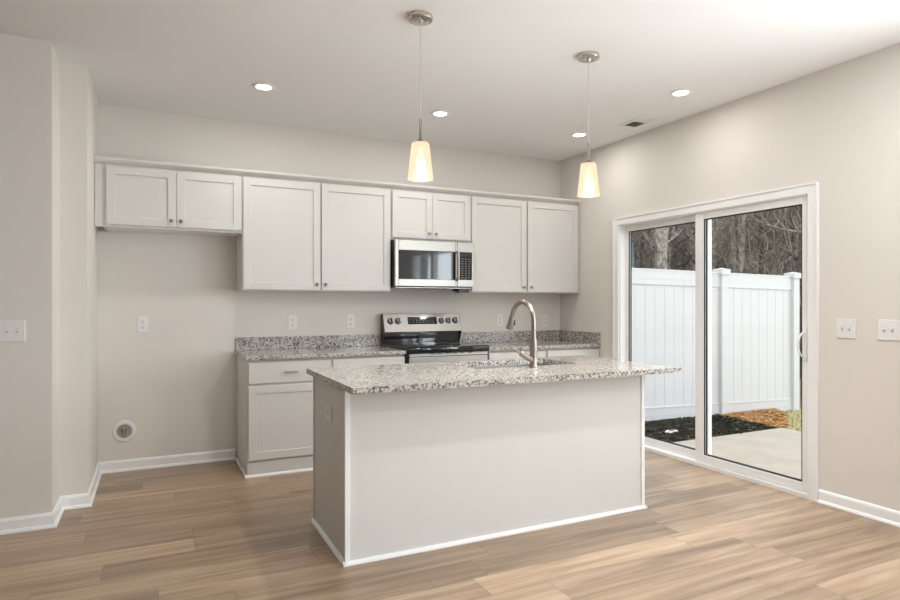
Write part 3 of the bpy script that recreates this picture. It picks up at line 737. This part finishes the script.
pendant(2.355, 2.938, 2.120, 1.925, 'farther right pendant with frosted cone shade on a thin cord')

# ceiling register
vx0, vx1, vy0, vy1 = 3.513, 3.693, 3.662, 3.985
vt = thing('air_vent', 'white rectangular air register in the ceiling near the right wall', 'air vent', ((vx0+vx1)/2, (vy0+vy1)/2, H))
b = B(); z0, z1 = H-.008, H-.0005; f = .026
b.box(vx0, vx0+f, vy0, vy1, z0, z1, .002); b.box(vx1-f, vx1, vy0, vy1, z0, z1, .002); b.box(vx0+f, vx1-f, vy0, vy0+f, z0, z1, .002); b.box(vx0+f, vx1-f, vy1-f, vy1, z0, z1, .002)
ym_ = (vy0+vy1)/2; b.box(vx0+f, vx1-f, ym_-.004, ym_+.004, z0, z1)
b.build('vent_frame', M['trim'], vt)
B().box(vx0+f, vx1-f, vy0+f, vy1-f, H-.0015, H-.0004).build('duct_backing', M['slot'], vt)
b = B()
for half in (0, 1):
    n_ = 7
    for k in range(n_):
        x = vx0+f+(vx1-vx0-2*f)*(k+.5)/n_
        ya, yb_ = (vy0+f, ym_-.004) if half == 0 else (ym_+.004, vy1-f)
        s = 1 if half == 0 else -1
        b.poly([(x-.006, ya, H-.002), (x-.006+s*.009, ya, H-.008), (x-.0045+s*.009, ya, H-.008), (x-.0045, ya, H-.002)], (0, yb_-ya, 0))
b.build('louver', M['trim'], vt)

# ------------------------------------------------------------------ outside
GZ = -.14
def flat(name, pts, z, m, label, cat, kind='structure', th=.05):
    b = B(); b.poly([(x, y, z-th) for x, y in pts], (0, 0, th)); return tag(b.build(name, m), label, cat, kind=kind)
OX = XR+.16
flat('ground_grass', [(OX, -8), (13, -8), (13, 16), (OX, 16)], GZ-.02, M['grass'], 'tan dormant grass beyond the patio and fence', 'grass', 'structure', .2)
flat('patio_slab', [(XR+.135, 0.2), (6.25, .2), (6.25, 4.46), (XR+.135, 4.46)], -.10, M['concrete'], 'pale concrete patio slab outside the sliding door', 'patio', 'structure', .12)
def inside(p, poly):
    c = False; j = len(poly)-1
    for i in range(len(poly)):
        (xi, yi), (xj, yj) = poly[i], poly[j]
        if (yi > p[1]) != (yj > p[1]) and p[0] < (xj-xi)*(p[1]-yi)/(yj-yi)+xi: c = not c
        j = i
    return c
def cover(name, pts, z, m, label, cat, n, size, kind, area_box, seed, th=.05):
    """a bed with loose pieces lying on it, all one mass"""
    b = B(); b.poly([(x, y, z-th) for x, y in pts], (0, 0, th)); r = random.Random(seed); k = 0
    while k < n:
        x, y = r.uniform(area_box[0], area_box[1]), r.uniform(area_box[2], area_box[3])
        if not inside((x, y), pts): continue
        k += 1; a = r.uniform(0, PI); L = size[0]*r.uniform(.5, 1.3); W = size[1]*r.uniform(.6, 1.4); up = size[2]
        d = Vector((math.cos(a), math.sin(a), r.uniform(-.25, .25)))*L/2; q = Vector((-math.sin(a), math.cos(a), r.uniform(-.6, .6)))*W/2
        c = Vector((x, y, z+r.uniform(.0, up)+.004))
        if kind == 'blade':
            d = Vector((r.uniform(-.5, .5), r.uniform(-.5, .5), 1)).normalized()*L; c.z = z
            v = [b.bm.verts.new(p) for p in (c-q, c+q, c+d)]; b.bm.faces.new(v)
        else:
            t = Vector((0, 0, W*.3)); v = [b.bm.verts.new(p) for p in (c-d-q, c+d-q, c+d+q, c-d+q, c+t)]
            for f in ((0, 1, 4), (1, 2, 4), (2, 3, 4), (3, 0, 4)): b.bm.faces.new([v[i_] for i_ in f])
    return tag(b.build(name, m), label, cat, kind='stuff')
def island_mat(name, cols):
    m = bpy.data.materials.new(name); m.use_nodes = True
    t = m.node_tree; n = t.nodes; L = t.links; p = n['Principled BSDF']; p.inputs['Roughness'].default_value = .9; p.inputs['Specular IOR Level'].default_value = .1
    g = n.new('ShaderNodeNewGeometry'); r = n.new('ShaderNodeValToRGB'); e = r.color_ramp.elements
    e[0].position = 0; e[0].color = (*cols[0][1], 1); e[1].position = 1; e[1].color = (*cols[-1][1], 1)
    for q, c in cols[1:-1]: k = e.new(q); k.color = (*c, 1)
    L.new(g.outputs['Random Per Island'], r.inputs[0]); L.new(r.outputs[0], p.inputs['Base Color']); return m
mulch_pts = [(OX, 4.465), (6.22, 4.465), (6.30, 5.3), (6.1, 6.6), (OX, 6.6)]
straw_pts = [(6.225, 4.465), (6.42, 4.53), (6.78, 4.80), (7.2, 5.12), (7.5, 5.6), (7.5, 6.6), (6.105, 6.6), (6.305, 5.3)]
cover('mulch_bed', mulch_pts, GZ+.015, island_mat('mulch_chips', [(0, (.004, .005, .004)), (.6, (.012, .014, .010)), (.85, (.035, .040, .022)), (.95, (.10, .085, .06)), (1, (.20, .17, .13))]),
      'black mulch bed between the patio and white fence', 'mulch', 5200, (.055, .022, .02), 'chip', (4.3, 6.3, 4.46, 5.45), 1)
cover('pine_straw', straw_pts, GZ+.012, island_mat('straw_needles', [(0, (.10, .045, .018)), (.3, (.32, .15, .05)), (.7, (.55, .30, .11)), (1, (.75, .50, .26))]),
      'orange pine straw at the foot of the white fence', 'pine straw', 4200, (.11, .008, .025), 'chip', (6.1, 7.5, 4.46, 5.6), 2)
grass_pts = [(6.30, 3.9), (9.2, 3.9), (9.2, 6.4), (7.6, 6.4), (7.52, 5.6), (7.22, 5.10), (6.80, 4.78), (6.44, 4.51), (6.30, 4.45)]
cover('grass_tufts', grass_pts, GZ-.012, island_mat('grass_blades', [(0, (.10, .13, .04)), (.35, (.24, .25, .10)), (.7, (.50, .42, .24)), (1, (.66, .56, .38))]),
      'tan and green grass blades beside the pine straw', 'grass', 5200, (.028, .012, .0), 'blade', (6.3, 9.2, 3.9, 6.4), 3, .01)
# crumpled scrap
b = B(); r_ = random.Random(3); g = [[b.bm.verts.new((4.93+i*.035+r_.uniform(-.006, .006), 4.80+j*.03+r_.uniform(-.006, .006)+i*.004, GZ+.028+r_.uniform(0, .022))) for j in range(4)] for i in range(5)]
for i in range(4):
    for j in range(3): b.bm.faces.new((g[i][j], g[i+1][j], g[i+1][j+1], g[i][j+1]))
o = tag(b.build('paper_scrap', M['paper'], None, False, (4.98, 4.84, GZ+.02)), 'small pale pink scrap lying on the black mulch', 'litter')
md = o.modifiers.new('thickness', 'SOLIDIFY'); md.thickness = .0015

# fence
def fy_(x): return 5.45-.043*(x-4.9)
def fz(x): return -.019*(x-4.95)
fn = thing('vinyl_fence', 'white vinyl privacy fence with capped posts outside the door', 'fence', (5.9, fy_(5.9), GZ))
def span(x0, x1):
    def sheared(b, z0, z1, d0, d1, xa=x0, xb=x1):
        v = []
        for x in (xa, xb):
            for y, z in ((fy_(x)+d0, z0), (fy_(x)+d1, z0), (fy_(x)+d1, z1), (fy_(x)+d0, z1)): v.append(b.bm.verts.new((x, y, z+fz(x))))
        for f in ((0, 1, 2, 3), (4, 5, 6, 7), (0, 1, 5, 4), (1, 2, 6, 5), (2, 3, 7, 6), (3, 0, 4, 7)): b.bm.faces.new([v[i] for i in f])
    p = B(); n_ = round((x1-x0)/.152); st = (x1-x0)/n_
    for k in range(n_):
        sheared(p, -.02, 1.56, -.011, .011, x0+k*st+.0025, x0+(k+1)*st-.0025)
    sheared(p, -.02, 1.56, -.008, .008)
    p.build('board_panel', M['fence'], fn)
    r = B(); sheared(r, 1.505, 1.672, -.024, .024); sheared(r, 1.672, 1.690, -.030, .030); sheared(r, 1.575, 1.585, -.027, .027); r.build('top_rail', M['fence'], fn)
    r = B(); sheared(r, -.105, .045, -.024, .024); sheared(r, -.04, -.03, -.027, .027); sheared(r, .045, .056, -.030, .030); r.build('bottom_rail', M['fence'], fn)
def post(x, w=.118):
    y = fy_(x); h = w/2; zt = 1.715+fz(x)
    b = B(); b.box(x-h, x+h, y-h, y+h, GZ-.1, zt-.03, .006); p = b.build('fence_post', M['fence'], fn)
    b = B(); k = h+.018
    b.box(x-k, x+k, y-k, y+k, zt-.055, zt+.012, .004)
    top = b.bm; vs = [top.verts.new(q) for q in ((x-k, y-k, zt+.012), (x+k, y-k, zt+.012), (x+k, y+k, zt+.012), (x-k, y+k, zt+.012))]; a = top.verts.new((x, y, zt+.034))
    for i in range(4): top.faces.new((vs[i], vs[(i+1) % 4], a))
    b.build('post_cap', M['fence'], p)
px = [4.10, 6.40, 7.69]
for x in px: post(x)
for a, c in zip(px, px[1:]): span(a+.045, c-.045)

# woods on a rising bank
def bank(x, y):
    d = math.hypot(x-2, y-2)
    t = max(0, min(1, (d-14)/50))
    return GZ-.02+9.5*t*t*(3-2*t)*1.0+.12*math.sin(x*.7)*math.sin(y*.9)*min(1, max(0, (d-11)/6))
b = B(); N = 44; gr = []
for i in range(N+1):
    row = []
    for j in range(N+1):
        a = math.radians(10+80*j/N); d = 9.5+70*(i/N)**1.4
        x, y = d*math.sin(a), d*math.cos(a); row.append(b.bm.verts.new((x, y, bank(x, y)+.015)))
    gr.append(row)
for i in range(N):
    for j in range(N): b.bm.faces.new((gr[i][j], gr[i+1][j], gr[i+1][j+1], gr[i][j+1]))
tag(b.build('ground_woodland', M['litter'], None, True), 'brown leaf covered woodland bank beyond the fence', 'ground', kind='structure')

def tree_mesh(seed, kind):
    r = random.Random(seed); b = B()
    Ht = r.uniform(10, 14); rad = (.09, .062, .11)[kind]*r.uniform(.8, 1.25)
    lean = Vector((r.uniform(-.05, .05), r.uniform(-.05, .05), 0)); n = 9; tp = []; tr = []
    for k in range(n+1):
        f = k/n; tp.append(Vector((0, 0, -.4+f*(Ht+.4)))+lean*f*Ht*.8+Vector((r.uniform(-.06, .06), r.uniform(-.06, .06), 0))*(f > 0)); tr.append(max(.012, rad*(1-f)**.8*(1.25 if k == 0 else 1)))
    b.tube(tp, tr, 8)
    def branch(p, d, L, rr, lev):
        q = [p]; rs = [rr]; m = 4
        for k in range(m):
            d = (d+Vector((r.uniform(-.3, .3), r.uniform(-.3, .3), r.uniform(-.05, .28)))).normalized(); q.append(q[-1]+d*L/m); rs.append(rr*(1-(k+1)/m*.8))
        b.tube(q, rs, 4 if lev else 5, False)
        if lev < 2:
            for k in range(1, m+1):
                for _ in range(2 if lev == 0 else 1):
                    dd = (d+Vector((r.uniform(-1, 1), r.uniform(-1, 1), r.uniform(-.2, .8)))).normalized()
                    branch(q[k], dd, L*r.uniform(.35, .6), max(.004, rs[k]*.6), lev+1)
    for k in range(14):
        z = r.uniform(2.3, Ht*.8); f = (z+.4)/(Ht+.4); i = min(n-1, int(f*n)); p = tp[i].lerp(tp[i+1], f*n-i)
        a = r.uniform(0, 2*PI); branch(p, Vector((math.cos(a), math.sin(a), r.uniform(.15, .9))).normalized(), r.uniform(.9, 2.6)*(1.1-f*.5), rad*.32*(1.1-f)+.006, 0)
    o = b.build('bare_tree', M['bark'][kind], None, True); return o
KL = ['bare grey barked tree standing in the woods behind the fence', 'bare brown barked tree with tangled branches behind the fence', 'bare dark barked tree standing out in the woods behind the fence']
protos = []
for kind in range(3):
    for s in range(3): protos.append((tree_mesh(100+kind*10+s, kind), kind))
rt = random.Random(21); placed = []; used = set(); tries = 0
while len(placed) < 150 and tries < 6000:
    tries += 1
    d = 15+25*rt.random()**.8; a = math.radians(rt.uniform(39, 59.5)); x, y = d*math.sin(a), d*math.cos(a)
    if a < math.radians(43.5) and d < 20: continue
    if any((x-u)**2+(y-v)**2 < (.55 if d < 20 else .9)**2 for u, v in placed): continue
    pi = rt.choices(range(9), [3, 3, 3, 3, 3, 3, 1, 1, 1])[0]
    src, kind = protos[pi]
    o = src if pi not in used else src.copy()
    if pi in used: COL.objects.link(o)
    used.add(pi); placed.append((x, y))
    o.location = (x, y, bank(x, y)); o.rotation_euler = (0, 0, rt.uniform(0, 2*PI)); s = rt.uniform(.75, 1.2); o.scale = (s, s, rt.uniform(.9, 1.15))
    tag(o, KL[kind], 'tree', 'trees in the woods')
# brush: thin stems and twigs nobody could count
def brush(name, n, dmin, dmax, hmin, hmax, rad, m, label, seed, twigs=7, amin=37, amax=61):
    r = random.Random(seed); b = B()
    for _ in range(n):
        d = r.uniform(dmin, dmax); a = math.radians(r.uniform(amin, amax)); x, y = d*math.sin(a), d*math.cos(a)
        if a < math.radians(43.3) and d < 20: continue
        h = r.uniform(hmin, hmax); p = Vector((x, y, bank(x, y)-.05)); v = Vector((r.uniform(-.25, .25), r.uniform(-.25, .25), 1)).normalized()
        q = [p]
        for k in range(4):
            v = (v+Vector((r.uniform(-.2, .2), r.uniform(-.2, .2), .1))).normalized(); q.append(q[-1]+v*h/4)
        R_ = rad*r.uniform(.6, 1.3); b.tube(q, [R_, R_*.85, R_*.7, R_*.5, R_*.25], 3, False)
        for k in range(twigs):
            i = r.randint(1, 4); s = q[i]; dd = Vector((r.uniform(-1, 1), r.uniform(-1, 1), r.uniform(-.1, 1.0))).normalized(); L = h*r.uniform(.12, .34)
            e1 = s+dd*L*.5; e2 = e1+(dd+Vector((r.uniform(-.5, .5), r.uniform(-.5, .5), r.uniform(-.1, .5)))).normalized()*L*.5
            b.tube([s, e1, e2], [R_*.45, R_*.35, R_*.15], 3, False)
    return tag(b.build(name, m), label, 'brush', kind='stuff')
brush('sapling_thicket', 420, 15.5, 27, 2.2, 5.0, .017, M['twig'], 'tangled bare saplings and twigs filling the woods', 5, 10)
brush('far_thicket', 800, 24, 44, 4, 9, .035, M['twig'], 'hazy tangle of bare stems deep in the woods', 6, 9)
brush('undergrowth', 500, 10.2, 17, .6, 1.8, .010, M['cedar'], 'dark low undergrowth at the edge of the woods', 8, 12)
# corner of a pale blue shed beyond the fence
sh = thing('shed', 'pale blue shed edge glimpsed among the trees at far left of the glass', 'shed', (10.7, 13.0, 0))
g0 = bank(10, 13)-.4
B().box(10.5, 11.9, 12.9, 15.0, g0, 2.95).build('wall', M['blue'], sh)
b = B(); b.poly([(10.35, 12.8, 2.95), (11.95, 12.8, 2.95), (11.95, 13.95, 3.25), (10.35, 13.95, 3.25)], (0, 0, .06)); b.poly([(10.35, 15.1, 2.95), (11.95, 15.1, 2.95), (11.95, 13.95, 3.25), (10.35, 13.95, 3.25)], (0, 0, .06)); b.build('roof', M['roof'], sh)
